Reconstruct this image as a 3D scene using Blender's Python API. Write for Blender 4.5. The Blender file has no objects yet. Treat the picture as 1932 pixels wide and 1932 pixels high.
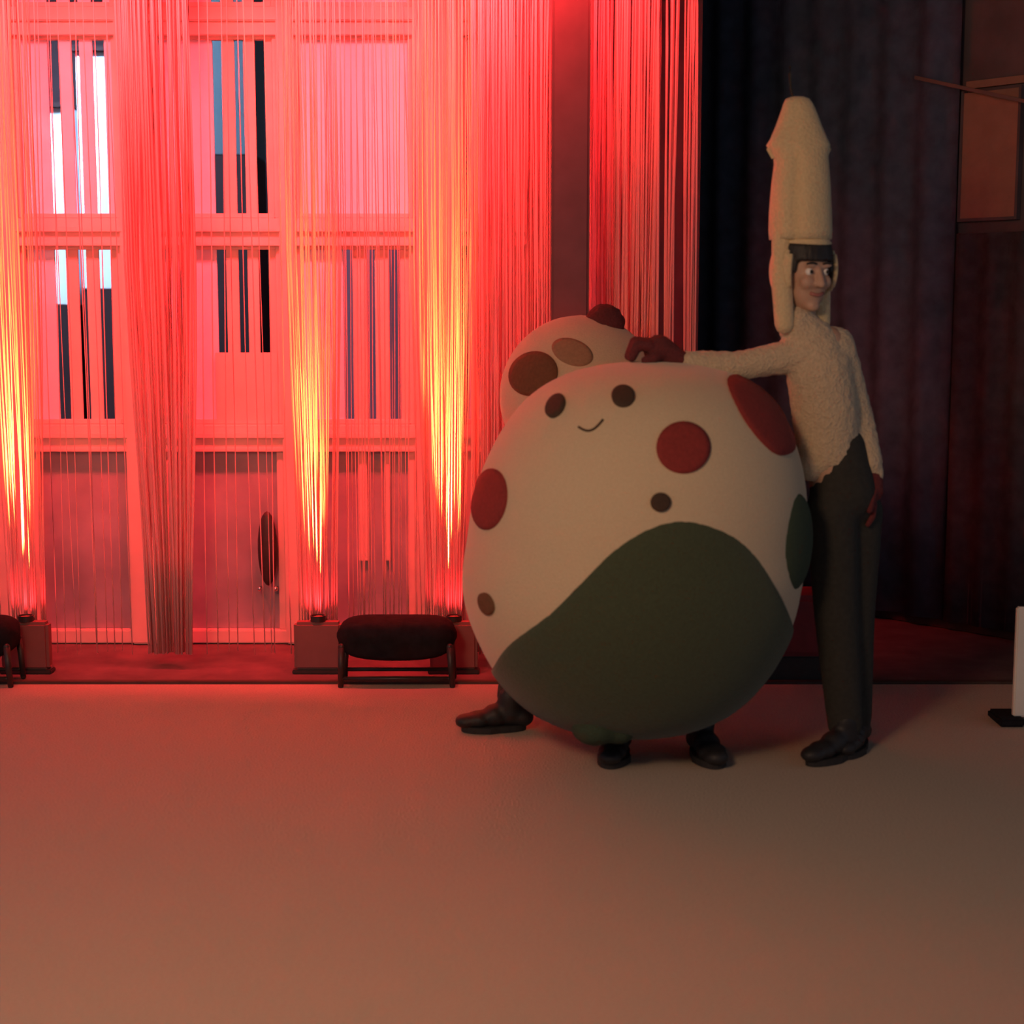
import bpy, bmesh, math, random
from mathutils import Vector, Matrix, noise
random.seed(7)
S = bpy.context.scene
C = S.collection
R = math.radians

# ------------------------------------------------------------ camera, world, light, exposure
CAM_H, PITCH, F = 1.45, R(7.33), 3000.0
cam = bpy.data.cameras.new('camera'); cam.sensor_width = 36; cam.lens = 36 * F / 1932
co = bpy.data.objects.new('camera', cam); C.objects.link(co)
co.location = (0, 0, CAM_H); co.rotation_euler = (math.pi / 2 - PITCH, 0, 0)
cam.dof.use_dof = True; cam.dof.focus_distance = 6.4; cam.dof.aperture_fstop = 2.0
S.camera = co
S.view_settings.view_transform = 'Standard'; S.view_settings.look = 'None'
S.view_settings.gamma = 1; S.view_settings.exposure = 0.0
S.view_settings.use_curve_mapping = False
w = bpy.data.worlds.new('world'); S.world = w; w.use_nodes = True
w.node_tree.nodes['Background'].inputs[0].default_value = (0.72, 0.82, 1.0, 1)
w.node_tree.nodes['Background'].inputs[1].default_value = 0.22

def lamp(name, kind, loc, aim, energy, color, parent=None, **kw):
    d = bpy.data.lights.new(name, kind); d.energy = energy; d.color = color
    for k, v in kw.items(): setattr(d, k, v)
    o = bpy.data.objects.new(name, d); C.objects.link(o)
    o.location = loc
    o.rotation_euler = (Vector(aim) - Vector(loc)).to_track_quat('-Z', 'Y').to_euler()
    return o

# warm ceiling lamp of the hall, in front of and above the group
lamp('ceiling_lamp_light', 'AREA', (-1.0, 1.7, 2.2), (0.75, 5.0, 0.9), 27, (1.0, 0.66, 0.34), size=0.5)
# general warm hall light further back
lamp('hall_light', 'AREA', (-1.6, 1.2, 3.0), (-0.8, 3.8, 0.0), 32, (1.0, 0.50, 0.38), size=1.2)
# lamp outside, lights the buildings behind the facade
lamp('outside_light', 'AREA', (-3.0, 8.4, 4.2), (-2.6, 9.7, 2.0), 90, (0.42, 0.72, 1.0), size=0.6, spread=R(100))
RED = (1.0, 0.03, 0.036)
BEAM = (1.0, 0.15, 0.03)
# added unseen red lights under the ceiling, evening the red on strings and facade
for bx in (-2.1, -1.4, -0.7, -0.05, 0.40):
    lamp('added_red_wash', 'AREA', (bx, 5.84, 3.15), (bx - (.25 if bx > -.5 else 0), 7.5, 1.0), 42 if bx < .3 else 16, RED, size=0.22, spread=R(80))

# ------------------------------------------------------------ helpers
def P(px, py, Y):
    """point of the world at depth Y seen at (px, py) of the 1932 frame"""
    a, b = (px - 966) / F, -(py - 966) / F
    d = Vector((a, math.cos(PITCH) + b * math.sin(PITCH), -math.sin(PITCH) + b * math.cos(PITCH)))
    return Vector((0, 0, CAM_H)) + d * (Y / d.y)

def ray(px, py):
    a, b = (px - 966) / F, -(py - 966) / F
    return Vector((a, math.cos(PITCH) + b * math.sin(PITCH), -math.sin(PITCH) + b * math.cos(PITCH))).normalized()

def mat(name, col, rough=0.8, var=0.0, scale=30, bump=0.0, metal=0.0, transp=0.0, transl=0.0, sheen=0.0, spec=None, stretch=None):
    m = bpy.data.materials.new(name); m.use_nodes = True
    nt = m.node_tree; b = nt.nodes['Principled BSDF']; out = nt.nodes['Material Output']
    b.inputs['Base Color'].default_value = (*col, 1); b.inputs['Roughness'].default_value = rough
    b.inputs['Metallic'].default_value = metal
    if sheen: b.inputs['Sheen Weight'].default_value = sheen
    if spec is not None: b.inputs['Specular IOR Level'].default_value = spec
    if var or bump:
        tc = nt.nodes.new('ShaderNodeTexCoord'); n = nt.nodes.new('ShaderNodeTexNoise')
        n.inputs['Scale'].default_value = scale; n.inputs['Detail'].default_value = 4
        src = tc.outputs['Object']
        if stretch:
            mp = nt.nodes.new('ShaderNodeMapping'); mp.inputs['Scale'].default_value = stretch
            nt.links.new(src, mp.inputs[0]); src = mp.outputs[0]
        nt.links.new(src, n.inputs['Vector'])
        if var:
            r = nt.nodes.new('ShaderNodeValToRGB')
            r.color_ramp.elements[0].position = 0.3; r.color_ramp.elements[1].position = 0.7
            r.color_ramp.elements[0].color = (*[max(0, c * (1 - var)) for c in col], 1)
            r.color_ramp.elements[1].color = (*[min(1, c * (1 + var)) for c in col], 1)
            nt.links.new(n.outputs['Fac'], r.inputs[0]); nt.links.new(r.outputs[0], b.inputs['Base Color'])
        if bump:
            bp = nt.nodes.new('ShaderNodeBump'); bp.inputs['Strength'].default_value = bump
            bp.inputs['Distance'].default_value = 0.01
            nt.links.new(n.outputs['Fac'], bp.inputs['Height']); nt.links.new(bp.outputs[0], b.inputs['Normal'])
    last = b.outputs[0]
    if transl:
        t = nt.nodes.new('ShaderNodeBsdfTranslucent'); t.inputs[0].default_value = (*col, 1)
        mx = nt.nodes.new('ShaderNodeMixShader'); mx.inputs[0].default_value = transl
        nt.links.new(last, mx.inputs[1]); nt.links.new(t.outputs[0], mx.inputs[2]); last = mx.outputs[0]
    if transp:
        t = nt.nodes.new('ShaderNodeBsdfTransparent')
        mx = nt.nodes.new('ShaderNodeMixShader'); mx.inputs[0].default_value = transp
        nt.links.new(last, mx.inputs[1]); nt.links.new(t.outputs[0], mx.inputs[2]); last = mx.outputs[0]
    nt.links.new(last, out.inputs[0])
    return m

def link(name, me, m, parent=None, smooth=False):
    if m: me.materials.clear(); me.materials.append(m)
    if smooth:
        for p in me.polygons: p.use_smooth = True
    o = bpy.data.objects.new(name, me); C.objects.link(o)
    if parent:
        o.parent = parent
        o.matrix_parent_inverse = Matrix.Translation(parent.location).inverted()
    return o

def obj(name, bm, m, parent=None, smooth=False):
    bmesh.ops.recalc_face_normals(bm, faces=bm.faces)
    me = bpy.data.meshes.new(name); bm.to_mesh(me); bm.free()
    return link(name, me, m, parent, smooth)

def baked(name, bm, m, parent, voxel, smooth_it=6, bumps=0.0, bscale=25):
    """union of everything in bm as one continuous surface"""
    me = bpy.data.meshes.new(name); bm.to_mesh(me); bm.free()
    t = bpy.data.objects.new('tmp', me); C.objects.link(t)
    md = t.modifiers.new('r', 'REMESH'); md.mode = 'VOXEL'; md.voxel_size = voxel
    sm = t.modifiers.new('s', 'SMOOTH'); sm.iterations = smooth_it; sm.factor = 0.5
    dg = bpy.context.evaluated_depsgraph_get()
    me2 = bpy.data.meshes.new_from_object(t.evaluated_get(dg))
    bpy.data.objects.remove(t)
    if bumps:
        me2.update()
        ns = [v.normal.copy() for v in me2.vertices]
        for v, n in zip(me2.vertices, ns):
            v.co += n * bumps * (noise.noise(v.co * bscale) + 0.6 * noise.noise(v.co * bscale * 2.3))
    return link(name, me2, m, parent, True)

def thing(name, label, cat, loc, group=None):
    o = bpy.data.objects.new(name, None); C.objects.link(o); o.location = loc
    o.empty_display_size = 0.1
    o['label'] = label; o['category'] = cat
    if group: o['group'] = group
    bpy.context.view_layer.update()
    return o

def tag(o, label, cat, group=None, kind=None):
    o['label'] = label; o['category'] = cat
    if group: o['group'] = group
    if kind: o['kind'] = kind
    return o

def box(bm, a, b, bev=0.0):
    a, b = Vector(a), Vector(b); c = (a + b) / 2; s = b - a
    r = bmesh.ops.create_cube(bm, size=1, matrix=Matrix.Translation(c) @ Matrix.Diagonal((abs(s.x), abs(s.y), abs(s.z), 1)))
    if bev:
        es = {e for v in r['verts'] for e in v.link_edges}
        bmesh.ops.bevel(bm, geom=list(es), offset=bev, segments=2, affect='EDGES')

def ball(bm, c, r, seg=16, sc=(1, 1, 1), rot=None):
    M = Matrix.Translation(c)
    if rot is not None: M = M @ rot
    bmesh.ops.create_uvsphere(bm, u_segments=seg, v_segments=max(6, seg // 2 + 2), radius=r, matrix=M @ Matrix.Diagonal((*sc, 1)))

def limb(bm, a, ra, b, rb, seg=16):
    """tapered capsule"""
    a, b = Vector(a), Vector(b); d = b - a
    q = d.to_track_quat('Z', 'Y').to_matrix().to_4x4()
    bmesh.ops.create_cone(bm, cap_ends=True, segments=seg, radius1=ra, radius2=rb, depth=d.length,
                          matrix=Matrix.Translation((a + b) / 2) @ q)
    ball(bm, a, ra, seg); ball(bm, b, rb, seg)

def chain(bm, pts):
    for (a, ra), (b, rb) in zip(pts, pts[1:]): limb(bm, a, ra, b, rb)

def tube(bm, pts, r, seg=8):
    rings = []
    for i, p in enumerate(pts):
        d = (pts[min(i + 1, len(pts) - 1)] - pts[max(i - 1, 0)]).normalized()
        q = d.to_track_quat('Z', 'Y').to_matrix()
        rings.append([bm.verts.new(p + q @ Vector((r * math.cos(t), r * math.sin(t), 0))) for t in [2 * math.pi * k / seg for k in range(seg)]])
    for A, B in zip(rings, rings[1:]):
        for k in range(seg): bm.faces.new((A[k], A[(k + 1) % seg], B[(k + 1) % seg], B[k]))
    bm.faces.new(rings[0][::-1]); bm.faces.new(rings[-1])

# ------------------------------------------------------------ materials
M_carpet = mat('carpet', (0.49, 0.40, 0.33), 0.95, 0.10, 140, 0.5, spec=0.1)
M_darkfloor = mat('dark_floor', (0.13, 0.10, 0.10), 0.7, 0.2, 8, 0.1, spec=0.2)
M_trimdark = mat('dark_trim', (0.06, 0.035, 0.03), 0.7, 0.2, 12)
M_facade = mat('facade_paint', (0.72, 0.52, 0.48), 0.75, 0.06, 6, 0.05)
M_pilaster = mat('pilaster_paint', (0.70, 0.50, 0.46), 0.75, 0.06, 6, 0.05)
M_slat = mat('slat_paint', (0.78, 0.74, 0.90), 0.7, 0.05, 9)
M_milk = mat('milky_glazing', (0.80, 0.80, 0.98), 0.35, 0.05, 4, transp=0.14)
M_doorpanel = mat('door_panel', (0.30, 0.28, 0.33), 0.6, 0.2, 5)
M_column = mat('column_paint', (0.15, 0.075, 0.085), 0.85, 0.1, 10)
M_drapedark = mat('navy_drape', (0.15, 0.19, 0.29), 0.95, 0.2, 14, 0.2, spec=0.1)
M_darkwall = mat('dark_wall', (0.13, 0.09, 0.095), 0.9, 0.2, 5, spec=0.1)
M_board = mat('tan_board', (0.30, 0.16, 0.11), 0.85, 0.10, 12)
M_ceiling = mat('ceiling_paint', (0.05, 0.05, 0.06), 0.95, 0.1, 4)
M_string = mat('string_thread', (0.92, 0.66, 0.64), 0.6, transl=0.6)
M_build = mat('pale_render', (0.86, 0.86, 0.92), 0.9, 0.05, 3)
M_buildg = mat('grey_render', (.12, .14, .17), .9, .06, 3)
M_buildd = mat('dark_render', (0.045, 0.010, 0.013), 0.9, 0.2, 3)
M_night = mat('night_yard', (0.09, 0.04, 0.05), 0.95, 0.3, 2)
M_black = mat('black_vinyl', (0.016, 0.014, 0.018), 0.9, 0.2, 30, 0.2, spec=0.08)
M_blackmetal = mat('black_metal', (0.03, 0.022, 0.022), 0.45, 0.15, 30)
M_fix = mat('fixture_shell', (0.22, 0.085, 0.08), 0.6, 0.05, 20)
M_chrome = mat('polished_metal', (0.75, 0.72, 0.70), 0.2, 0.03, 40, metal=1)
M_lens = mat('lamp_lens', (0.6, 0.2, 0.15), 0.2, 0.05, 40)
M_cream = mat('cream_plush', (0.62, 0.48, 0.32), 0.95, 0.05, 160, 0.25, sheen=0.25)
M_spot = mat('dark_red_felt', (0.25, 0.028, 0.025), 0.95, 0.12, 90, 0.2)
M_brownspot = mat('brown_felt', (0.15, 0.065, 0.03), 0.95, 0.12, 90, 0.2)
M_eye = mat('dark_brown_felt', (0.055, 0.03, 0.018), 0.9, 0.12, 90)
M_green = mat('dark_green_plush', (0.052, 0.066, 0.034), 0.95, 0.12, 120, 0.25, sheen=0.15)
M_greenfin = mat('deep_green_plush', (0.035, 0.055, 0.032), 0.95, 0.12, 120, 0.25)
M_fleece = mat('cream_fleece', (0.60, 0.46, 0.31), 0.98, 0.12, 110, 0.9, sheen=0.3)
M_hat = mat('pale_yellow_fleece', (0.66, 0.50, 0.29), 0.98, 0.08, 110, 0.5, sheen=0.3)
M_trous = mat('charcoal_cloth', (0.030, 0.028, 0.024), 0.95, 0.15, 60, 0.3)
M_shoe = mat('black_shoe', (0.015, 0.013, 0.015), 0.6, 0.2, 40)
M_sole = mat('shoe_sole', (0.02, 0.017, 0.018), 0.8, 0.2, 40)
M_glove = mat('dark_red_wool', (0.13, 0.022, 0.024), 0.97, 0.15, 120, 0.5)
M_skin = mat('skin', (0.50, 0.30, 0.21), 0.55, 0.05, 40)
M_hair = mat('dark_hair', (0.018, 0.013, 0.012), 0.6, 0.3, 60, 0.4, stretch=(1, 1, 0.15))
M_lip = mat('lip', (0.38, 0.13, 0.11), 0.5, 0.05, 40)
M_white = mat('white_board', (0.80, 0.74, 0.68), 0.6, 0.04, 10)
M_eyewhite = mat('eye_white', (0.8, 0.78, 0.75), 0.3, 0.02, 10)
M_redvinyl = mat('red_vinyl', (0.22, 0.02, 0.03), 0.6, 0.1, 25)

# ------------------------------------------------------------ setting
YF, YS, YW = 6.04, 6.33, 6.82          # carpet edge, string curtain, facade
bm = bmesh.new(); box(bm, (-4, -2.5, -0.06), (4, YF, 0))
floor = obj('floor', bm, M_carpet); floor['kind'] = 'structure'
bm = bmesh.new(); box(bm, (-4, YF, -0.06), (4, 12.5, -0.004))
o = obj('hard_floor', bm, M_darkfloor, floor)
bm = bmesh.new(); box(bm, (-4, YF - 0.008, -0.004), (4, YF + 0.03, 0.010), 0.003)
o = obj('trim_1', bm, M_trimdark); o['kind'] = 'structure'
bm = bmesh.new(); box(bm, (-4, -2.5, 3.3), (4, 7.6, 3.4))
o = obj('ceiling', bm, M_ceiling); o['kind'] = 'structure'

def wx(px, Y=YW): return P(px, 600, Y).x
def wz(py, Y=YW): return P(966, py, Y).z
ZR = [wz(40), wz(437), wz(824)]         # rail centres, top to bottom
wall = thing('wall_back', '', '', (0, YW, 0)); del wall['label']; del wall['category']; wall['kind'] = 'structure'
pil = [(-760, -700), (-470, -440), (-240, -190), (-40, 45), (235, 300), (532, 562), (782, 872), (1010, 1120)]
for a, b in pil:
    bm = bmesh.new(); box(bm, (wx(a), YW - 0.05, 0), (wx(b), YW + 0.06, 3.3), 0.008)
    obj('pilaster', bm, M_pilaster, wall)
XL, XR = wx(-700), wx(1020)
for z in ZR + [wz(-390)]:
    bm = bmesh.new()
    box(bm, (XL, YW - 0.03, z - 0.055), (XR, YW + 0.05, z + 0.055), 0.006)
    box(bm, (XL, YW - 0.045, z - 0.005), (XR, YW - 0.028, z + 0.022), 0.004)
    box(bm, (XL, YW - 0.037, z - 0.062), (XR, YW - 0.020, z - 0.045), 0.003)
    obj('rail', bm, M_facade, wall)
bm = bmesh.new(); box(bm, (XL, YW - 0.03, 0), (XR, YW + 0.05, 0.06), 0.005)
obj('sill_plate', bm, M_facade, wall)
# windows: milky pane at the left of a bay, upright slats with open slits at its right
bays = [(-700, -470), (-440, -240), (-190, -40), (45, 235), (300, 532), (562, 782), (872, 1010)]
slits = {3: [(106, 128), (151, 166), (190, 212)], 4: [(411, 429), (452, 469), (490, 510)],
         5: [(648, 666), (692, 708), (735, 756)], 6: [(954, 968)]}
levels = [(ZR[0] + .055, 3.26), (ZR[1] + .055, ZR[0] - .055), (ZR[2] + .055, ZR[1] - .055)]
n = 0
for bi, (a, b) in enumerate(bays):
    for li, (z0, z1) in enumerate(levels):
        n += 1
        t = thing('window_%d' % n, '', '', ((wx(a) + wx(b)) / 2, YW, z0)); del t['label']; del t['category']; t['kind'] = 'structure'
        fr = bmesh.new()
        for (x0, x1, y0, y1) in ((a, a + 9, z0, z1), (b - 9, b, z0, z1)):
            box(fr, (wx(x0), YW - 0.015, y0), (wx(x1), YW + 0.03, y1), 0.003)
        for (q0, q1) in ((z0, z0 + 0.02), (z1 - 0.02, z1)):
            box(fr, (wx(a + 9), YW - 0.014, q0), (wx(b - 9), YW + 0.029, q1), 0.003)
        obj('window_frame', fr, M_facade, t)
        sl = ([] if bi == 5 and li < 2 and li != 2 else slits.get(bi)) if bi in slits else [(b - 110, b - 92), (b - 72, b - 55), (b - 34, b - 20)]
        sl = sl if sl is not None else []
        xs = [a + 9] + [v for s in sl for v in s] + [b - 9]
        for k in range(0, len(xs), 2):
            if xs[k + 1] - xs[k] < 4: continue
            p = bmesh.new()
            dy = 0.0 if k else 0.008
            box(p, (wx(xs[k]), YW + dy, z0 + 0.018), (wx(xs[k + 1]), YW + dy + 0.012, z1 - 0.018), 0.002)
            if k == 0: obj('pane', p, M_milk, t)
            else: obj('slat', p, M_slat if bi == 3 and li < 2 else M_pilaster, t)
        if bi == 4 and li == 2:     # solid infill panel low in the bay with a narrow dark gap at its left
            p = bmesh.new(); zi = wz(665)
            box(p, (wx(405), YW - 0.012, z0), (wx(532), YW - 0.002, zi), 0.003)
            obj('infill_panel', p, M_pilaster, t)
# lower row: dark glazed doors with wooden stiles
doors = [(-700, -470), (-440, -240), (-190, -40), (45, 265), (300, 532), (562, 782), (872, 1010)]
for di, (a, b) in enumerate(doors):
    z0, z1 = 0.06, ZR[2] - .055
    t = thing('door_%d' % (di + 1), '', '', ((wx(a) + wx(b)) / 2, YW, 0)); del t['label']; del t['category']; t['kind'] = 'structure'
    p = bmesh.new(); box(p, (wx(a), YW + 0.005, z0), (wx(b), YW + 0.02, z1), 0.003)
    obj('door_panel', p, M_doorpanel, t)
    fr = bmesh.new()
    for (x0, x1) in ((a, a + 20), (b - 14, b)):
        box(fr, (wx(x0), YW - 0.02, z0), (wx(x1), YW + 0.03, z1), 0.004)
    obj('door_stile', fr, M_pilaster, t)
    if di == 4:
        c = P(505, 1035, YW - 0.05)
        h = bmesh.new(); ball(h, c, 0.045, 20, (0.95, 0.45, 3.6)); box(h, c + Vector((-.012, .01, -.1)), c + Vector((.012, .06, .1)), 0.003)
        hd = obj('door_handle', h, M_blackmetal, t, True)
        for px in (490, 520):
            k = bmesh.new(); q = P(px, 1111, YW - 0.05); ball(k, q, 0.011, 14); limb(k, q, 0.005, q + Vector((0, .05, 0)), 0.005, 8)
            obj('lock_knob', k, M_chrome, hd, True)
    if di == 5:
        for (x0, x1) in ((672, 690), (722, 733)):
            p = bmesh.new(); box(p, (wx(x0), YW - 0.012, z0 + .3), (wx(x1), YW + 0.006, z1), 0.003)
            obj('glazing_bar', p, M_pilaster, t)
# wide dark column between the two string curtains
bm = bmesh.new(); box(bm, (P(1041, 300, 6.0).x, 6.0, 0), (P(1113, 300, 6.0).x, 6.22, 3.3), 0.01)
col = obj('trim_2', bm, M_column); col['kind'] = 'structure'
# dark angled wall on the right, with navy drapes hanging on it
A, B = Vector((0.78, 8.46, 0)), Vector((3.35, 5.65, 0))
dirw = (B - A).normalized(); nw = Vector((dirw.y, -dirw.x, 0));
if nw.y > 0: nw = -nw
def slab(bm, s0, s1, z0, z1, d0, d1, skew=0.0):
    v = []
    for d in (d0, d1):
        for s, z in ((s0, z0), (s1, z0 + skew), (s1, z1 + skew), (s0, z1)):
            v.append(bm.verts.new(A + dirw * s + nw * d + Vector((0, 0, z))))
    for f in ((0, 1, 2, 3), (7, 6, 5, 4), (0, 4, 5, 1), (1, 5, 6, 2), (2, 6, 7, 3), (3, 7, 4, 0)):
        bm.faces.new([v[i] for i in f])
L = (B - A).length
bm = bmesh.new(); slab(bm, -0.1, L, 0, 3.3, -0.12, 0)
o = obj('wall_right', bm, M_darkwall); o['kind'] = 'structure'
bm = bmesh.new(); slab(bm, -0.1, L, 0, 0.10, 0, 0.015)
o = obj('baseboard_right', bm, M_trimdark); o['kind'] = 'structure'
bm = bmesh.new(); box(bm, (wx(1010) + .11, YW + 0.061, 0), (0.80, YW + 0.16, 3.3)); box(bm, (0.70, YW + .16, 0), (0.80, 8.75, 3.3))
o = obj('wall_middle', bm, M_darkwall); o['kind'] = 'structure'

def on_wall(px, py=600):
    """distance along the right wall under a column of the picture"""
    d = ray(px, 580); k = d.x / d.y
    s = (k * A.y - A.x) / (dirw.x - k * dirw.y)
    return s
def wall_z(px, py):
    s = on_wall(px); q = A + dirw * s; return P(px, py, q.y).z
def drape(name, s0, s1, z0, z1, m, label, amp=0.018, waves=9, off=0.05):
    bm = bmesh.new(); N = 90; rows = []
    for z in (z0, z0 + (z1 - z0) * .33, z0 + (z1 - z0) * .66, z1):
        row = []
        for i in range(N + 1):
            u = i / N; s = s0 + (s1 - s0) * u
            d = off + amp * math.sin(u * waves * 2 * math.pi) + 0.4 * amp * math.sin(u * waves * 5.3 + z)
            row.append(bm.verts.new(A + dirw * s + nw * d + Vector((0, 0, z))))
        rows.append(row)
    for r0, r1 in zip(rows, rows[1:]):
        for i in range(N): bm.faces.new((r0[i], r0[i + 1], r1[i + 1], r1[i]))
    bmesh.ops.solidify(bm, geom=bm.faces, thickness=0.004)
    o = obj(name, bm, m, None, True); return tag(o, label, 'curtain')
sA = on_wall(1808)
drape('drape', 0.0, sA, 0.04, 3.28, M_drapedark, 'navy blackout drape hanging behind the person in the tall hat')
M_drape2 = mat('plum_drape', (0.17, 0.135, 0.16), 0.95, 0.2, 14, 0.2, spec=0.1)
drape('drape', sA + 0.01, on_wall(2100), 0.04, wall_z(1860, 440), M_drape2, 'short plum dark drape at the right below the tan board', 0.010, 5)
s0, s1 = on_wall(1812), on_wall(1914)
t = thing('notice_board', 'plain tan board on the dark wall at upper right under a slanting strip', 'board', A + dirw * (s0 + s1) / 2 + Vector((0, 0, wall_z(1860, 413))))
bm = bmesh.new(); slab(bm, s0, s1, wall_z(1860, 413), wall_z(1860, 172), 0.005, 0.03)
obj('panel', bm, M_board, t)
bm = bmesh.new()
for a, b in ((s0 - .012, s0), (s1, s1 + .012)): slab(bm, a, b, wall_z(1860, 417), wall_z(1860, 168), 0.004, 0.035)
slab(bm, s0, s1, wall_z(1860, 417), wall_z(1860, 411), 0.004, 0.035)
obj('frame', bm, M_darkwall, t)
s0, s1 = on_wall(1738), on_wall(1990)
bm = bmesh.new(); slab(bm, s0, s1, wall_z(1738, 154), wall_z(1738, 147), 0.085, 0.11, wall_z(1990, 205) - wall_z(1738, 150))
o = obj('slanting_strip', bm, mat('dark_strip_wood', (.17, .10, .09), .85, .1, 12)); tag(o, 'thin slanting wooden strip on the dark wall above the tan board', 'strip')
s0, s1 = on_wall(1815), on_wall(1925)
bm = bmesh.new(); slab(bm, s0, s1, wall_z(1860, 164), wall_z(1860, 150), 0.01, 0.03)
o = obj('wall_strip', bm, M_board); tag(o, 'short level brown strip on the wall crossing the slanting strip', 'strip')

# buildings outside the facade
bm = bmesh.new(); box(bm, (-6, 10.9, 0), (3, 11.0, 5)); box(bm, (-6, 10.9, 5), (3, 11, 5.1)); o = obj('wall_outside', bm, M_night); o['kind'] = 'structure'
YB = 9.6
def block(px0, px1, py_top, py_bot, Y, m, lab):
    z0 = max(0.0, P(0, py_bot, Y).z); 
    t = thing('building', lab, 'building', ((P(px0, 0, Y).x + P(px1, 0, Y).x) / 2, Y, 0))
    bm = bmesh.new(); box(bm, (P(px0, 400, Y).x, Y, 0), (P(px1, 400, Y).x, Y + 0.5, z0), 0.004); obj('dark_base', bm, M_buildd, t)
    bm = bmesh.new(); box(bm, (P(px0, 400, Y).x, Y, z0), (P(px1, 400, Y).x, Y + 0.5, P(0, py_top, Y).z), 0.004); obj('pale_wall', bm, m, t)
    bm = bmesh.new(); box(bm, (P(px0, 400, Y).x - .02, Y - .03, P(0, py_top, Y).z), (P(px1, 400, Y).x + .02, Y + 0.52, P(0, py_top, Y).z + .03), 0.004); obj('coping', bm, M_buildd, t)
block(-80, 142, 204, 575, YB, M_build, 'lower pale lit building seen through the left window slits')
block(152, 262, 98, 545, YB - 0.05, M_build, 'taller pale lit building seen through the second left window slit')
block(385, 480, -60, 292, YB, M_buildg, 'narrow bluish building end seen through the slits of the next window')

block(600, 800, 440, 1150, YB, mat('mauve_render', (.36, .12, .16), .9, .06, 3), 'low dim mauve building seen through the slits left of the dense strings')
# ------------------------------------------------------------ string curtains
def strings(name, specs, label, seed, zb=0.06):
    rnd = random.Random(seed); bm = bmesh.new(); ztop = 3.222
    xs = []
    for (x0, x1, cnt, r, pinch) in specs:
        for i in range(cnt):
            u = (i + rnd.uniform(0.1, 0.9)) / cnt
            xs.append((x0 + (x1 - x0) * u, r * rnd.uniform(0.75, 1.3), pinch, (x0 + x1) / 2))
    for px, r, pinch, pc in xs:
        y = YS + rnd.uniform(-0.040, 0.045)
        x = P(px, 560, y).x; xc = P(pc, 560, y).x
        lean = rnd.gauss(0, 0.010)
        ph = rnd.uniform(0, 6)
        pts = []
        for k in range(9):
            z = zb + (ztop - zb) * k / 8
            u = (z - 1.4) / 1.4
            f = 1 - pinch * max(0, min(1, (1.5 - z) / 1.3))
            pts.append(Vector((xc + (x - xc) * f + lean * u + 0.003 * math.sin(ph + z * 2.2), y + 0.004 * math.sin(ph * 2 + z), z)))
        tube(bm, pts, r, 5)
    o = obj(name, bm, M_string, None, True)
    tag(o, label, 'curtain', None, 'stuff')
    # rail the strings hang from
    X0 = min(P(s[0], 560, YS).x for s in specs) - .05; X1 = max(P(s[1], 560, YS).x for s in specs) + .05
    rb = bmesh.new(); limb(rb, (X0, YS, 3.25), 0.022, (X1, YS, 3.25), 0.022, 12)
    ro = obj('curtain_rail', rb, M_blackmetal, None, True)
    return ro
r1 = strings('string_curtain', [
    (-520, -20, 90, .0022, 0), (-20, 80, 30, .0024, .3), (80, 235, 10, .0020, 0), (236, 372, 62, .0040, .42),
    (372, 540, 9, .0020, 0), (540, 645, 38, .0024, .3), (645, 785, 22, .0021, 0), (785, 890, 44, .0024, .3),
    (888, 1042, 120, .0036, 0)], 'wide curtain of loose red lit strings left of the dark column', 3)
tag(r1, 'black rail carrying the wide string curtain on the left', 'rail')
r2 = strings('string_curtain', [
    (1116, 1240, 78, .0040, .15), (1226, 1240, 8, .005, 0), (1255, 1271, 9, .0040, 0), (1290, 1313, 12, .0042, 0)],
    'narrow curtain of red lit strings between dark column and navy drape', 5)
tag(r2, 'black rail carrying the narrow string curtain beside the dark column', 'rail')

# ------------------------------------------------------------ uplights on the floor
def uplight(px, label, tilt=-0.05, e1=260, e2=3.5, width=.095, py=1158, Y=YS-0.08):
    top = P(px, py, Y); zt = top.z; x = top.x
    t = thing('uplight', label, 'lamp', (x, Y, 0), 'uplights under the strings')
    bm = bmesh.new(); box(bm, (x - width, Y - .032, 0.012), (x + width, Y + .032, zt - .03), 0.012); obj('housing', bm, M_fix, t)
    bm = bmesh.new(); box(bm, (x - width - .008, Y - .034, -0.004), (x + width + .008, Y + .034, 0.014), 0.004); obj('base', bm, M_blackmetal, t)
    bm = bmesh.new(); bmesh.ops.create_cone(bm, cap_ends=True, segments=28, radius1=.026, radius2=.024, depth=.02, matrix=Matrix.Translation((x, Y, zt - .022)))
    obj('lens', bm, M_lens, t, False)
    bm = bmesh.new()
    for k in range(28):
        a0, a1 = 2 * math.pi * k / 28, 2 * math.pi * (k + 1) / 28
        v = [bm.verts.new((x + r * math.cos(a), Y + r * math.sin(a), z)) for r, z in ((.026, zt - .03), (.031, zt - .03), (.031, zt - .006), (.027, zt - .006)) for a in (a0, a1)]
        for i in (0, 2, 4, 6):
            j = (i + 2) % 8; bm.faces.new((v[i], v[i + 1], v[j + 1], v[j]))
    bmesh.ops.remove_doubles(bm, verts=bm.verts, dist=1e-5)
    obj('bezel', bm, M_blackmetal, t)
    L0 = Vector((x, Y, zt + .004))
    lamp('uplight_beam', 'SPOT', L0, L0 + Vector((tilt, .085, 1)), e1, BEAM, spot_size=R(13), spot_blend=0.9, shadow_soft_size=0.012)
    lamp('uplight_wash', 'SPOT', L0, L0 + Vector((tilt, .28, 1)), e2, RED, spot_size=R(140), spot_blend=0.5, shadow_soft_size=0.03)
uplight(48, 'red uplight on the floor at the left edge throwing a yellow hot beam', -.045, 14000)
uplight(600, 'red uplight on the floor left of the low black bench', -.035, 9000)
uplight(856, 'red uplight behind the right end of the low black bench', -.035, 14000)
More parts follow.
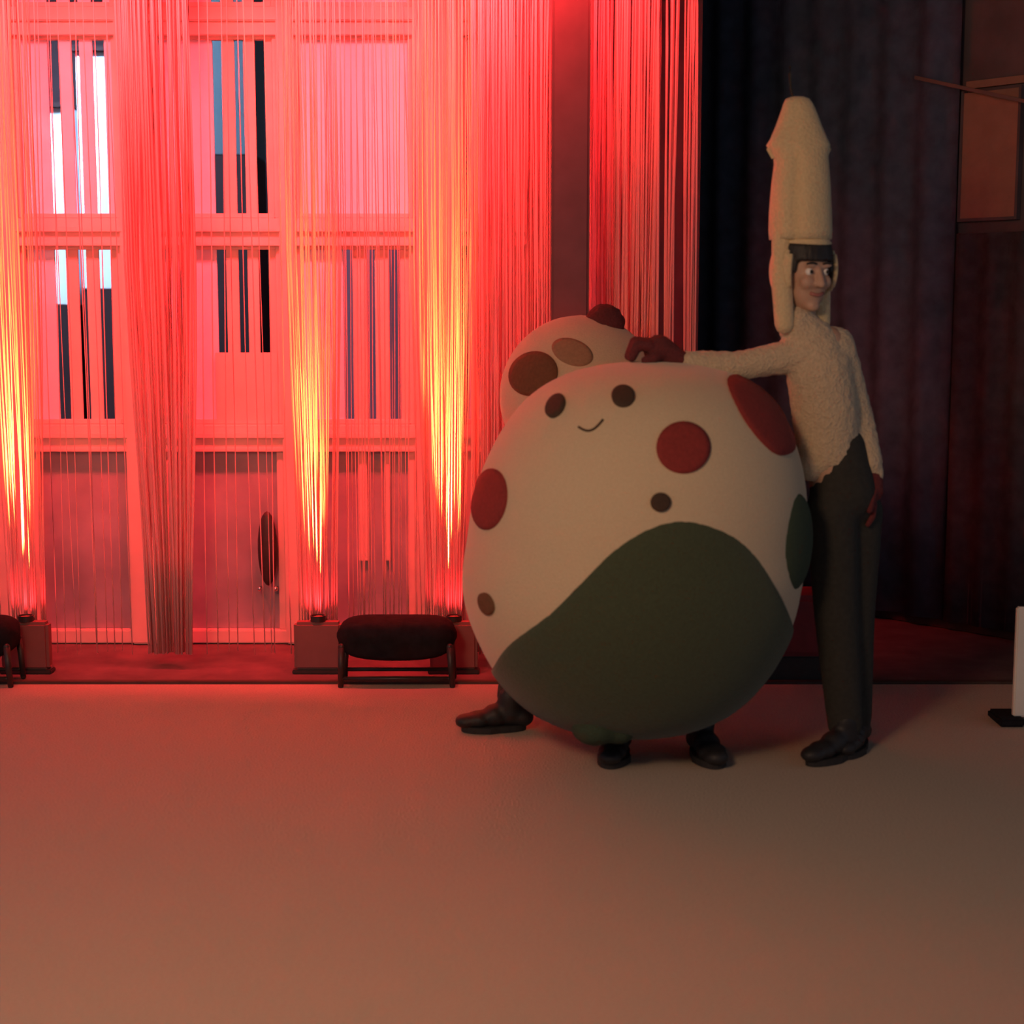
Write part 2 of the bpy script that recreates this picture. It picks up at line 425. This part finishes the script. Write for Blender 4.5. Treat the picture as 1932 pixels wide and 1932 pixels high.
uplight(1205, 'red uplight hidden behind the round costume under the narrow string curtain', .0, 350, 4)

# ------------------------------------------------------------ low benches
def bench(x0, x1, Y, label):
    X0, X1 = P(x0, 1200, Y).x, P(x1, 1200, Y).x; zc = P(0, 1198, Y).z
    t = thing('low_bench', label, 'bench', ((X0 + X1) / 2, Y, -0.004), 'low black benches')
    bm = bmesh.new(); N = 24; rings = []
    for i in range(N + 1):
        u = i / N; x = X0 + (X1 - X0) * u; e = (1 - abs(2 * u - 1) ** 6) ** .5 if 0 < u < 1 else 0.12
        e = max(e, .12); sag = -.022 * (1 - (2 * u - 1) ** 2)
        ring = []
        for k in range(16):
            a = 2 * math.pi * k / 16
            cy, cz = math.cos(a), math.sin(a)
            sy = math.copysign(abs(cy) ** .5, cy); sz = math.copysign(abs(cz) ** .55, cz)
            ring.append(bm.verts.new((x, Y + .11 * e * sy, zc + (.068 * e * sz) + (sag if cz < 0 else 0.003))))
        rings.append(ring)
    for A_, B_ in zip(rings, rings[1:]):
        for k in range(16): bm.faces.new((A_[k], A_[(k + 1) % 16], B_[(k + 1) % 16], B_[k]))
    bm.faces.new(rings[0]); bm.faces.new(rings[-1][::-1])
    obj('seat_pad', bm, M_black, t, True)
    for sx in (X0 + .025, X1 - .025):
        for sy in (-.08, .08):
            bm = bmesh.new(); limb(bm, (sx, Y + sy, zc - .03), .014, (sx + (0.01 if sx > (X0 + X1) / 2 else -.005), Y + sy, 0.006), .011, 10); obj('leg', bm, M_blackmetal, t, True)
    for sy in (-.08, .08):
        bm = bmesh.new(); limb(bm, (X0 + .03, Y + sy, .035), .008, (X1 - .03, Y + sy, .035), .008, 8)
        obj('stretcher', bm, M_blackmetal, t, True)
bench(636, 862, 6.06, 'low black padded bench standing left of the round costume')
bench(-150, 36, 6.06, 'low black padded bench cut by the left edge of the picture')

# ------------------------------------------------------------ costumes: surfaces of revolution and felt patches
class Lathe:
    def __init__(s, cx, cy, prof, skew=0.0): s.cx, s.cy, s.prof, s.skew = cx, cy, sorted(prof, key=lambda q: q[1]), skew
    def ax(s, z): return s.cx + s.skew * max(0.0, z - .55)
    def r(s, z):
        p = s.prof
        if z <= p[0][1] or z >= p[-1][1]: return 0.0
        for i in range(len(p) - 1):
            if p[i][1] <= z <= p[i + 1][1]:
                # catmull-rom
                p0 = p[max(i - 1, 0)]; p1, p2 = p[i], p[i + 1]; p3 = p[min(i + 2, len(p) - 1)]
                h = p2[1] - p1[1]; u = (z - p1[1]) / h
                m1 = (p2[0] - p0[0]) / max(1e-6, p2[1] - p0[1]) * h; m2 = (p3[0] - p1[0]) / max(1e-6, p3[1] - p1[1]) * h
                return max(0, (2*u**3 - 3*u*u + 1) * p1[0] + (u**3 - 2*u*u + u) * m1 + (3*u*u - 2*u**3) * p2[0] + (u**3 - u*u) * m2)
    def pt(s, th, z, off=0.0):
        r = s.r(z) + off
        return Vector((s.ax(z) + r * math.sin(th), s.cy - r * math.cos(th), z))
    def normal(s, p):
        e = 0.006; dr = (s.r(p.z + e) - s.r(p.z - e)) / (2 * e)
        h = Vector((p.x - s.ax(p.z), p.y - s.cy, 0)).normalized()
        return (h + Vector((0, 0, -dr))).normalized()
    def inside(s, p): return math.hypot(p.x - s.ax(p.z), p.y - s.cy) < s.r(p.z)
    def hit(s, px, py):
        d = ray(px, py); o = Vector((0, 0, CAM_H)); t = 3.8
        while t < 7:
            if s.inside(o + d * t):
                a, b = t - .02, t
                for _ in range(14):
                    m = (a + b) / 2
                    if s.inside(o + d * m): b = m
                    else: a = m
                return o + d * b
            t += .02
        return None
    def mesh(s, off=0.0, nth=72, nz=56):
        bm = bmesh.new(); z0, z1 = s.prof[0][1], s.prof[-1][1]; rows = []
        for j in range(1, nz):
            z = z0 + (z1 - z0) * (0.5 - 0.5 * math.cos(math.pi * j / nz))
            rows.append([bm.verts.new(s.pt(2 * math.pi * k / nth, z, off)) for k in range(nth)])
        for A_, B_ in zip(rows, rows[1:]):
            for k in range(nth): bm.faces.new((A_[k], A_[(k + 1) % nth], B_[(k + 1) % nth], B_[k]))
        a = bm.verts.new((s.cx, s.cy, z0)); b = bm.verts.new((s.ax(z1), s.cy, z1))
        for k in range(nth):
            bm.faces.new((rows[0][(k + 1) % nth], rows[0][k], a)); bm.faces.new((rows[-1][k], rows[-1][(k + 1) % nth], b))
        return bm

def egg_hit(l, x, y): return l.hit(x, y)
def patch(lathe, outline, m, name, parent, h=0.007, rings=5):
    cx = sum(p[0] for p in outline) / len(outline); cy = sum(p[1] for p in outline) / len(outline)
    bm = bmesh.new(); R_ = []
    def sp(x, y, off):
        f = 1.0
        for _ in range(50):
            q = lathe.hit(cx + (x - cx) * f, cy + (y - cy) * f)
            if q is not None: return q + lathe.normal(q) * off
            f = max(0.0, f - .02)
        return lathe.hit(cx, cy)
    while egg_hit(lathe, cx, cy) is None: cx -= 4
    c = bm.verts.new(sp(cx, cy, h))
    for j in range(1, rings + 2):
        u = min(1.0, j / rings); off = h if j < rings else (h * .75 if j == rings else -0.004)
        R_.append([bm.verts.new(sp(cx + (x - cx) * u, cy + (y - cy) * u, off)) for x, y in outline])
    N = len(outline)
    for k in range(N): bm.faces.new((c, R_[0][k], R_[0][(k + 1) % N]))
    for A_, B_ in zip(R_, R_[1:]):
        for k in range(N): bm.faces.new((A_[k], B_[k], B_[(k + 1) % N], A_[(k + 1) % N]))
    return obj(name, bm, m, parent, True)

def ell(cx, cy, a, b, rot=0, n=36):
    c, s = math.cos(R(rot)), math.sin(R(rot))
    return [(cx + a * math.cos(t) * c - b * math.sin(t) * s, cy + a * math.cos(t) * s + b * math.sin(t) * c) for t in [2 * math.pi * k / n for k in range(n)]]
def smooth_outline(pts, n=5):
    out = []; N = len(pts)
    for i in range(N):
        p0, p1, p2, p3 = [Vector(pts[(i + k) % N]) for k in (-1, 0, 1, 2)]
        for k in range(n):
            u = k / n
            out.append(tuple(.5 * ((2 * p1) + (p2 - p0) * u + (2 * p0 - 5 * p1 + 4 * p2 - p3) * u * u + (3 * p1 - p0 - 3 * p2 + p3) * u ** 3)))
    return out

def shoe(bm_up, bm_sole, ankle, direction, length=.25, wid=.046):
    """ankle: point over the heel; direction: unit vector to the toe"""
    d = Vector(direction).normalized(); s = Vector((-d.y, d.x, 0)); a = Vector((ankle[0], ankle[1], 0))
    pts = [(-.045, .036, .036, wid * .80), (.0, .055, .055, wid * .85), (.06, .045, .045, wid * .95), (.12, .033, .033, wid), (.165, .028, .028, wid * .85)]
    for (u, z, r, wd) in pts:
        k = length / .25
        q = s.to_track_quat('X', 'Z').to_matrix().to_4x4()
        M = Matrix((( *d, 0), (*s, 0), (0, 0, 1, 0), (0, 0, 0, 1))).transposed()
        ball(bm_up, a + d * (u * k) + Vector((0, 0, z * .9 + .012)), 1, 14, (.045, wd, r * .95), M)
    limb(bm_up, a + Vector((0, 0, .06)), .042, a + Vector((0, 0, .12)), .043)
    n = 22
    lo, hi = [], []
    for k in range(n):
        t = 2 * math.pi * k / n
        u = .062 + .125 * math.cos(t); wd = wid * (.9 + .2 * (u > .06)) * math.sin(t)
        p = a + d * (u * length / .25) + s * wd
        lo.append(bm_sole.verts.new(p + Vector((0, 0, 0.001)))); hi.append(bm_sole.verts.new(p + Vector((0, 0, .022))))
    bm_sole.faces.new(lo[::-1]); bm_sole.faces.new(hi)
    for k in range(n): bm_sole.faces.new((lo[k], lo[(k + 1) % n], hi[(k + 1) % n], hi[k]))
def add_shoe(parent, ankle, d, length=.25, wid=.046):
    a, b = bmesh.new(), bmesh.new(); shoe(a, b, ankle, d, length, wid)
    o = baked('shoe', a, M_shoe, parent, .008, 9); so = obj('sole', b, M_sole, None)
    so.parent = o
    return o

# --- the big round costume
MY = 5.07; MX = P(1190, 1030, MY).x; kpx = (P(1287, 1030, MY).x - P(1187, 1030, MY).x) / 100
prof_px = [(0, 680), (75, 686), (152, 704), (216, 742), (259, 795), (293, 868), (311, 940), (317, 1020), (320, 1085), (310, 1150), (285, 1215), (252, 1270), (205, 1320), (150, 1352), (90, 1368), (0, 1374)]
prof = [(r * kpx, P(1187, y, MY).z) for r, y in prof_px]
# underside points lie nearer than the axis: keep them a hand above the floor
prof = [(r, max(z, 0.085 + 0.0006 * i)) for i, (r, z) in enumerate(prof[::-1])]
egg = Lathe(MX, MY, prof, .085)
mascot = thing('round_costume', 'large round cream plush costume with small smiling face, red spots and dark green belly', 'costume', (MX, MY, 0))
obj('body', egg.mesh(), M_cream, mascot, True)
# green lower garment: bell-shaped edge in front
bm = bmesh.new(); NT = 160; NZ = 26
edge_px = [(-1.48, 1264), (-1.15, 1252), (-.83, 1209), (-.53, 1153), (-.353, 1090), (-.19, 1028), (.0, 985), (.19, 974), (.45, 1000), (.64, 1042), (.855, 1108), (1.14, 1166), (1.48, 1190)]
def edge_z(th):
    if th < -1.48 or th > 1.48:
        a, b = P(1187, 1185, MY).z, P(1187, 1262, MY).z
        u = (th - 1.48) / (2 * math.pi - 2.96) if th > 0 else (th + 2 * math.pi - 1.48) / (2 * math.pi - 2.96)
        return a + (b - a) * u
    for i in range(len(edge_px) - 1):
        (t1, y1), (t2, y2) = edge_px[i], edge_px[i + 1]
        if t1 <= th <= t2:
            (t0, y0), (t3, y3) = edge_px[max(i - 1, 0)], edge_px[min(i + 2, len(edge_px) - 1)]
            h = t2 - t1; u = (th - t1) / h
            m1 = (y2 - y0) / (t2 - t0) * h; m2 = (y3 - y1) / (t3 - t1) * h
            y = (2*u**3 - 3*u*u + 1) * y1 + (u**3 - 2*u*u + u) * m1 + (3*u*u - 2*u**3) * y2 + (u**3 - u*u) * m2
            return P(1187, y, MY - .54 * math.cos(th) * .98).z
zb = egg.prof[0][1] + 0.004
cols = []
for k in range(NT):
    th = -math.pi + 2 * math.pi * k / NT
    zt = edge_z(th); colv = []
    for j in range(NZ + 1):
        u = j / NZ; z = zb + (zt - zb) * (u ** 1.4)
        off = .012 if j < NZ - 1 else (.009 if j == NZ - 1 else -.006)
        colv.append(bm.verts.new(egg.pt(th, z, off)))
    cols.append(colv)
for k in range(NT):
    A_, B_ = cols[k], cols[(k + 1) % NT]
    for j in range(NZ): bm.faces.new((A_[j], B_[j], B_[j + 1], A_[j + 1]))
bm.faces.new([c[0] for c in cols][::-1])
obj('green_belly', bm, M_green, mascot, True)
# face and spots
patch(egg, ell(1049, 767, 24, 16, -58), M_eye, 'eye', mascot, .010)
patch(egg, ell(1176, 749, 22, 20), M_eye, 'eye', mascot, .010)
bm = bmesh.new(); pts = []
for i in range(13):
    u = i / 12; q = egg.hit(1092 + 46 * u, 806 + 10 * math.sin(math.pi * u) - 14 * u * u); pts.append(q + egg.normal(q) * .002)
tube(bm, pts, .0035, 8); obj('mouth', bm, M_eye, mascot, True)
def lab(o, s): o['label'] = s; return o
lab(patch(egg, ell(924, 942, 33, 58, 8), M_spot, 'felt_spot', mascot), 'red oval spot at the left flank')
lab(patch(egg, ell(1289, 845, 51, 49), M_spot, 'felt_spot', mascot), 'red round spot below the right eye')
lab(patch(egg, smooth_outline([(1372, 716), (1410, 712), (1450, 732), (1480, 770), (1494, 812), (1497, 850), (1466, 858), (1428, 825), (1394, 775)]), M_spot, 'felt_spot', mascot), 'dark red spot under the arm of the person')
lab(patch(egg, ell(1246, 948, 19, 18), M_eye, 'button', mascot, .011), 'brown button above the green belly')
lab(patch(egg, ell(919, 1139, 13, 22, -22), M_brownspot, 'button', mascot, .010), 'brown button low on the left flank')
# green fin on the right flank
bm = bmesh.new(); c = P(1499, 1022, 4.835)
ball(bm, c, 1, 24, (.115, .042, .156), Matrix.Rotation(R(58), 4, 'Z'))
ball(bm, c + Vector((.015, .02, .05)), 1, 24, (.04, .035, .09))
baked('side_fin', bm, M_greenfin, mascot, .012, 6)
# green lobe and feet under the hem
bm = bmesh.new(); ball(bm, P(1122, 1372, 4.80), 1, 20, (.075, .09, .055)); ball(bm, P(1165, 1374, 4.80), 1, 20, (.06, .06, .05))
baked('hem_lobe', bm, M_greenfin, mascot, .012, 5)
for px, py, Yf in ((1168, 1400, 5.02), (1325, 1398, 5.02)):
    x = P(px, py, Yf).x
    add_shoe(mascot, (x, 5.05), (-.25 if px < 1200 else .2, -1, 0), .23, .05)
    bm = bmesh.new(); limb(bm, (x, 5.05, .09), .042, (x, 5.06, .17), .05); obj('leg', bm, M_trous, mascot, True)

# --- performer with the round cream hood behind it
HY = 5.80; HC = P(1095, 748, HY); hk = 150 / (F / (HY * 1.015))
per2 = thing('person', 'person in round cream hood with brown patches behind the round costume', 'person', (HC.x - .02, HY, 0))
prof2 = [(hk * math.sin(math.pi * i / 14) * 1.0, HC.z - hk * 1.0 * math.cos(math.pi * i / 14)) for i in range(15)]
hood = Lathe(HC.x, HY, prof2)
bm = hood.mesh(0, 48, 36); obj('hood', bm, M_cream, per2, True)
lab(patch(hood, ell(1008, 706, 46, 40, -25), M_brownspot, 'felt_patch', per2, .012), 'brown patch at the left rim of the hood')
lab(patch(hood, ell(1080, 665, 40, 24, 20), mat('tan_felt', (.34, .19, .11), .95, .1, 90, .2), 'felt_patch', per2, .005), 'tan patch on the hood')
bm = bmesh.new(); c = P(1141, 612, 5.76); bmesh.ops.create_icosphere(bm, subdivisions=4, radius=.072, matrix=Matrix.Translation(c))
for v in bm.verts:
    d = (v.co - c).normalized(); v.co += d * .006 * noise.noise(v.co * 60)
lab(obj('pompom', bm, M_glove, per2, True), 'dark red pompom on top of the hood')
hipz = .80
foot1, foot2 = (P(962, 1385, 5.38).x, 5.36), (HC.x + .04, 5.86)
bm = bmesh.new()
hip = Vector((HC.x - .02, 5.84, .80)); chest = Vector((HC.x - .005, 5.83, 1.0))
chain(bm, [(hip, .105), (chest, .12), (HC + Vector((0, .02, -.08)), .07), (HC, .10)])
k1 = Vector((.085, 5.66, .46)); a1 = Vector((foot1[0], foot1[1], .09))
chain(bm, [(hip + Vector((-.04, 0, -.02)), .07), (k1, .052), (a1, .034)])
k2 = Vector((HC.x + .02, 5.86, .44)); a2 = Vector((foot2[0], foot2[1], .09))
chain(bm, [(hip + Vector((.06, 0, -.02)), .07), (k2, .052), (a2, .034)])
for sg in (-1, 1):
    sh = chest + Vector((sg * .13, 0, .04)); el = sh + Vector((sg * .05, .02, -.24)); wr = el + Vector((0, -.06, -.20))
    chain(bm, [(sh, .045), (el, .038), (wr, .028)])
    for f in range(4): limb(bm, wr + Vector((0, .03 - .02 * f, -.04)), .010, wr + Vector((0, .03 - .02 * f, -.14 + .012 * abs(f - 1.5))), .008, 8)
    limb(bm, wr, .03, wr + Vector((0, 0, -.07)), .03, 10); limb(bm, wr + Vector((0, -.02, -.03)), .010, wr + Vector((-sg * .01, -.055, -.08)), .008, 8)
baked('body', bm, M_skin, per2, .010, 4)
bm = bmesh.new()
chain(bm, [(hip + Vector((0, 0, .02)), .12), (hip + Vector((-.04, 0, -.04)), .085), (k1, .066), (a1 + Vector((.005, .012, .03)), .052)])
chain(bm, [(hip + Vector((.06, 0, -.03)), .085), (k2, .066), (a2 + Vector((0, 0, .02)), .050)])
baked('trousers', bm, M_trous, per2, .012, 4)
bm = bmesh.new(); chain(bm, [(hip + Vector((0, 0, .05)), .128), (chest, .14), (chest + Vector((0, 0, .1)), .10)])
for sg in (-1, 1):
    sh = chest + Vector((sg * .13, 0, .04)); el = sh + Vector((sg * .05, .02, -.24)); wr = el + Vector((0, -.06, -.20)); chain(bm, [(sh, .06), (el, .052), (wr + Vector((0, .01, .03)), .042)])
baked('top', bm, M_fleece, per2, .012, 4)
add_shoe(per2, foot1, (-1, -.12, 0), .225, .050); add_shoe(per2, foot2, (-.3, -1, 0), .24, .046)

# ------------------------------------------------------------ person in fleece with the tall hat
PY = 5.10
per = thing('person', 'person in cream fleece top and tall pale hat leaning an arm on the costume', 'person', (P(1600, 1420, PY).x, PY, 0))
def Q(px, py, dy=0): return P(px, py, PY + dy)
head = Q(1517, 517, -.005); FD = Vector((math.sin(R(24)), -math.cos(R(24)), -.06)).normalized()
FR = Vector((FD.y, -FD.x, 0)).normalized() * -1      # viewer-right side of the face
if FR.x < 0: FR = -FR
FU = FR.cross(FD); FU = FU if FU.z > 0 else -FU
def H(r, f, u): return head + FR * r + FD * f + FU * u
RH = Matrix((FR, -FD, FU)).transposed().to_4x4()
shR, elR, wrR = Q(1492, 672, -.02), Q(1392, 690, -.03), Q(1290, 688, -.03)
shL, elL, wrL = Q(1582, 652, .02), Q(1614, 775, .05), Q(1646, 888, .0)
hipc, chestc = Q(1588, 935), Q(1545, 710)
legR = [Q(1568, 965, -.035), Q(1577, 1165, -.045), Q(1592, 1372, -.04)]
legL = [Q(1618, 965, .045), Q(1611, 1165, .04), Q(1616, 1360, .055)]
bm = bmesh.new()
ball(bm, H(0, -.012, .02), 1, 28, (.074, .092, .098), RH)                 # skull
ball(bm, H(0, .018, -.045), 1, 24, (.058, .062, .070), RH)                # jaw
ball(bm, H(0, .058, -.098), 1, 16, (.024, .022, .018), RH)                # chin
limb(bm, H(0, .082, .018), .008, H(0, .100, -.028), .013, 10)             # nose
ball(bm, H(.010, .090, -.030), .008, 8); ball(bm, H(-.010, .090, -.030), .008, 8)
for s in (-1, 1):
    ball(bm, H(s * .032, .066, -.022), .024, 12)                          # cheeks
    ball(bm, H(s * .030, .078, .030), 1, 12, (.022, .012, .008), RH)      # brows
    ball(bm, H(s * .078, -.012, -.01), 1, 12, (.010, .020, .030), RH)     # ears
neck = H(0, -.02, -.13)
chain(bm, [(head + Vector((0, .01, -.06)), .052), (neck, .048), (Q(1535, 640), .055), (chestc, .10), (Q(1570, 830), .088), (hipc, .10)])
chain(bm, [(Q(1520, 655), .06), (shR, .048), (elR, .036), (wrR, .026)])
chain(bm, [(Q(1560, 650), .06), (shL, .048), (elL, .036), (wrL, .026)])
chain(bm, [(hipc, .09), (legR[0], .068), (legR[1], .048), (legR[2], .032)])
chain(bm, [(hipc, .09), (legL[0], .068), (legL[1], .048), (legL[2], .032)])
body = baked('body', bm, M_skin, per, .007, 3)
for s in (-1, 1):
    e = bmesh.new(); ball(e, H(s * .030, .070, .010), .0122, 14); eo = obj('eye', e, M_eyewhite, per, True)
    e = bmesh.new(); ball(e, H(s * .030 + .002, .0805, .010), .0062, 10); po = obj('pupil', e, M_hair, None, True); po.parent = eo
    e = bmesh.new(); tube(e, [H(s * .030 + .018 * (u - .5) * 2, .088 - .006 * abs(u - .5) * 2, .034 + .004 * (1 - (2 * u - 1) ** 2)) for u in (0, .25, .5, .75, 1)], .0035, 6); obj('eyebrow', e, M_hair, per, True)
e = bmesh.new()
tube(e, [H(.024 * (2 * u - 1), .084 - .010 * (2 * u - 1) ** 2, -.062 + .006 * (2 * u - 1) ** 2) for u in (0, .2, .4, .5, .6, .8, 1)], .0055, 8)
obj('mouth', e, M_lip, per, True)
# hair: fringe and sides inside the hood
bm = bmesh.new()
for i in range(15):
    a = R(-80 + 160 * i / 14); 
    top = H(.070 * math.sin(a), .075 * math.cos(a) - .005, .085)
    bot = H(.082 * math.sin(a), .090 * math.cos(a) - .006, .050 - .10 * max(0, abs(math.sin(a)) - .75) / .25)
    limb(bm, top, .016, bot, .010, 8)
baked('hair', bm, M_hair, per, .006, 2)
# hood of the hat: shell with a face opening
bm = bmesh.new(); bmesh.ops.create_uvsphere(bm, u_segments=48, v_segments=32, radius=1)
kill = []
for v in bm.verts:
    d = v.co.copy()                    # local: x = right, y = -front, z = up
    f = -d.y
    if f > .25 and d.z < .56 and abs(d.x) < .80: kill.append(v)
    elif d.z < -.90: kill.append(v)
bmesh.ops.delete(bm, geom=kill, context='VERTS')
for v in bm.verts:
    v.co = Vector((v.co.x * .104, v.co.y * .118, v.co.z * .135))
bmesh.ops.transform(bm, matrix=Matrix.Translation(H(0, -.004, .012)) @ RH, verts=bm.verts)
bmesh.ops.recalc_face_normals(bm, faces=bm.faces)
bmesh.ops.solidify(bm, geom=bm.faces, thickness=.012)
hat = obj('hat', bm, M_hat, per, True)
# tall crown with two side fins near the top
bm = bmesh.new(); rings = []
rows = [(452, 1510, 57, .098), (437, 1510, 58, .100), (400, 1510, 57, .094), (350, 1511, 54, .086), (310, 1512, 50, .078), (298, 1511, 50, .074),
        (284, 1508, 54, .072), (274, 1506, 58.5, .070), (264, 1507, 53, .066), (240, 1507, 43, .058), (212, 1507, 33, .048), (196, 1506, 27, .040), (187, 1505, 22, .030), (183, 1505, 12, .016)]
for (y, x, wpx, dep) in rows:
    c = Q(x, y); hw = wpx / 583
    ring = []
    for k in range(40):
        a = 2 * math.pi * k / 40
        fold = 1 - .19 * math.exp(-((math.degrees(a) - 252) / 9) ** 2) * (1 if y > 290 else .3)
        ring.append(bm.verts.new(c + Vector((hw * math.cos(a) * fold, dep * math.sin(a) * fold, 0))))
    rings.append(ring)
for A_, B_ in zip(rings, rings[1:]):
    for k in range(40): bm.faces.new((A_[k], A_[(k + 1) % 40], B_[(k + 1) % 40], B_[k]))
bm.faces.new(rings[-1]); bm.faces.new(rings[0][::-1])
cr = obj('crown', bm, M_hat, None, True); cr.parent = hat
def child(o, par): o.parent = par; o.matrix_parent_inverse = Matrix.Identity(4); return o
for s, px in ((-1, 1474), (1, 1548)):
    bm = bmesh.new()
    top = Q(px + 2, 430 if s < 0 else 470, -.03 if s < 0 else .045); mid = Q(px, 520, -.045 if s < 0 else .05); bot = Q(px + (6 if s < 0 else 0), 612, -.055 if s < 0 else .03)
    for a, b, r in ((top, mid, .034), (mid, bot, .034)):
        limb(bm, a, r, b, r * .95, 14)
    child(baked('ear_flap', bm, M_hat, per, .009, 5), hat)
# small fins
for s in (-1, 1):
    bm = bmesh.new(); pts = [(1508 + s * 36, 235), (1508 + s * 50, 258), (1507 + s * 61, 282), (1508 + s * 52, 300), (1509 + s * 38, 296)]
    fr = [bm.verts.new(Q(x, y, -.028 if i in (0, 4) else -.008)) for i, (x, y) in enumerate(pts)]; bk = [bm.verts.new(Q(x, y, .03 if i in (0, 4) else .012)) for i, (x, y) in enumerate(pts)]
    bm.faces.new(fr); bm.faces.new(bk[::-1])
    for i in range(5): bm.faces.new((fr[i], bk[i], bk[(i + 1) % 5], fr[(i + 1) % 5]))
    child(obj('side_fin', bm, M_hat, None), hat)
bm = bmesh.new(); tube(bm, [Q(1497, 190), Q(1492, 165), Q(1490, 140), Q(1491, 124)], .004, 8)
child(obj('tip', bm, M_trous, None, True), hat)
# fleece top
bm = bmesh.new()
chain(bm, [(Q(1503, 612, -.01), .062), (Q(1530, 650), .085), (Q(1545, 700), .105), (Q(1556, 780), .106), (Q(1562, 850), .100)])
chain(bm, [(Q(1540, 660), .085), (Q(1572, 655, .015), .066)])
for px, py in ((1530, 880), (1553, 872), (1572, 862)): ball(bm, Q(px, py, -.03), .05, 14)
chain(bm, [(Q(1510, 668, -.01), .072), (shR, .054), (elR, .046), (Q(1302, 687, -.03), .044)])
chain(bm, [(Q(1575, 655, .015), .066), (elL, .052), (Q(1640, 872, .0), .044), (Q(1652, 898, -.005), .026)])
baked('fleece_top', bm, M_fleece, per, .0085, 4, .0035, 45)
# trousers
bm = bmesh.new()
chain(bm, [(Q(1580, 850), .092), (Q(1590, 930), .108)])
chain(bm, [(Q(1590, 930), .105), (legR[0], .083), (legR[1], .070), (Q(1594, 1365, -.04), .058)])
chain(bm, [(Q(1590, 930), .105), (legL[0], .083), (legL[1], .068), (Q(1612, 1352, .055), .058)])
baked('trousers', bm, M_trous, per, .011, 5)
# gloved hands
def glove(palm, wrist, tips, thumb, lab_, gr=.040):
    bm = bmesh.new(); limb(bm, wrist, .032, palm, gr, 14)
    for base, mid, tip, r in tips: chain(bm, [(palm + (base - palm) * .4, r * 1.1), (base, r * 1.05), (mid, r), (tip, r * .88)])
    chain(bm, thumb)
    return lab(baked('glove', bm, M_glove, per, .0055, 3), lab_)
pm = Q(1243, 661, -.03)
tips = []
for i, (dz, ln) in enumerate(((-.004, .040), (.004, .046), (.003, .043), (-.006, .034))):
    yy = -.05 + .030 * i
    b0 = pm + Vector((-.035, yy + .015, .018 + dz)); m0 = b0 + Vector((-ln * .9, 0, .004)); t0 = m0 + Vector((-.018, -.004, -ln * .95))
    tips.append((b0, m0, t0, .0185))
glove(pm, wrR + Vector((.0, 0, .006)), tips, [(pm + Vector((.005, -.030, -.012)), .019), (pm + Vector((-.018, -.055, -.022)), .017), (pm + Vector((-.048, -.058, -.030)), .014)], 'dark red gloved hand resting on the round costume', .050)
pm = Q(1644, 925, -.005); tips = []
for i, ln in enumerate((.036, .042, .040, .032)):
    yy = -.036 + .024 * i
    b0 = pm + Vector((.002, yy, -.045)); m0 = b0 + Vector((-.004, -.002, -ln)); t0 = m0 + Vector((-.016, -.004, -ln * .7)); tips.append((b0, m0, t0, .0105))
glove(pm, wrL, tips, [(pm + Vector((0, -.030, .0)), .015), (pm + Vector((-.012, -.056, -.028)), .013), (pm + Vector((-.018, -.060, -.058)), .011)], 'dark gloved hand hanging at the side')
add_shoe(per, (legR[2].x, legR[2].y - .02), (-.75, -.66, 0), .25, .047)
add_shoe(per, (legL[2].x + .005, legL[2].y), (-.45, -.9, 0), .25, .047)

# ------------------------------------------------------------ bits between and at the right edge
c = P(1512, 1250, 6.12)
t = thing('footstool', 'dark red footstool seen between green belly and dark trousers', 'stool', (c.x, 6.12, -.004))
zt = P(1512, 1120, 6.12).z
bm = bmesh.new(); box(bm, (c.x - .17, 5.98 + .08, .10), (c.x + .10, 6.30, zt), .02); obj('cushion', bm, M_redvinyl, t)
bm = bmesh.new(); box(bm, (c.x - .15, 6.08, -.004), (c.x + .08, 6.28, .10), .006); obj('base', bm, M_blackmetal, t)
Yb = 5.42
x0 = P(1916, 1250, Yb).x
t = thing('sign_board', 'white upright board cut by the right edge of the picture', 'board', (x0 + .2, Yb, 0))
z1 = P(1920, 1146, Yb).z
bm = bmesh.new(); box(bm, (x0, Yb, .03), (x0 + .42, Yb + .025, z1), .005); obj('panel', bm, M_white, t)
for xx in (x0 - .015, x0 + .36):
    bm = bmesh.new(); box(bm, (xx - .04, Yb - .06 + .03, 0), (xx + .05, Yb + .12, .032), .008); obj('foot', bm, M_black, t)
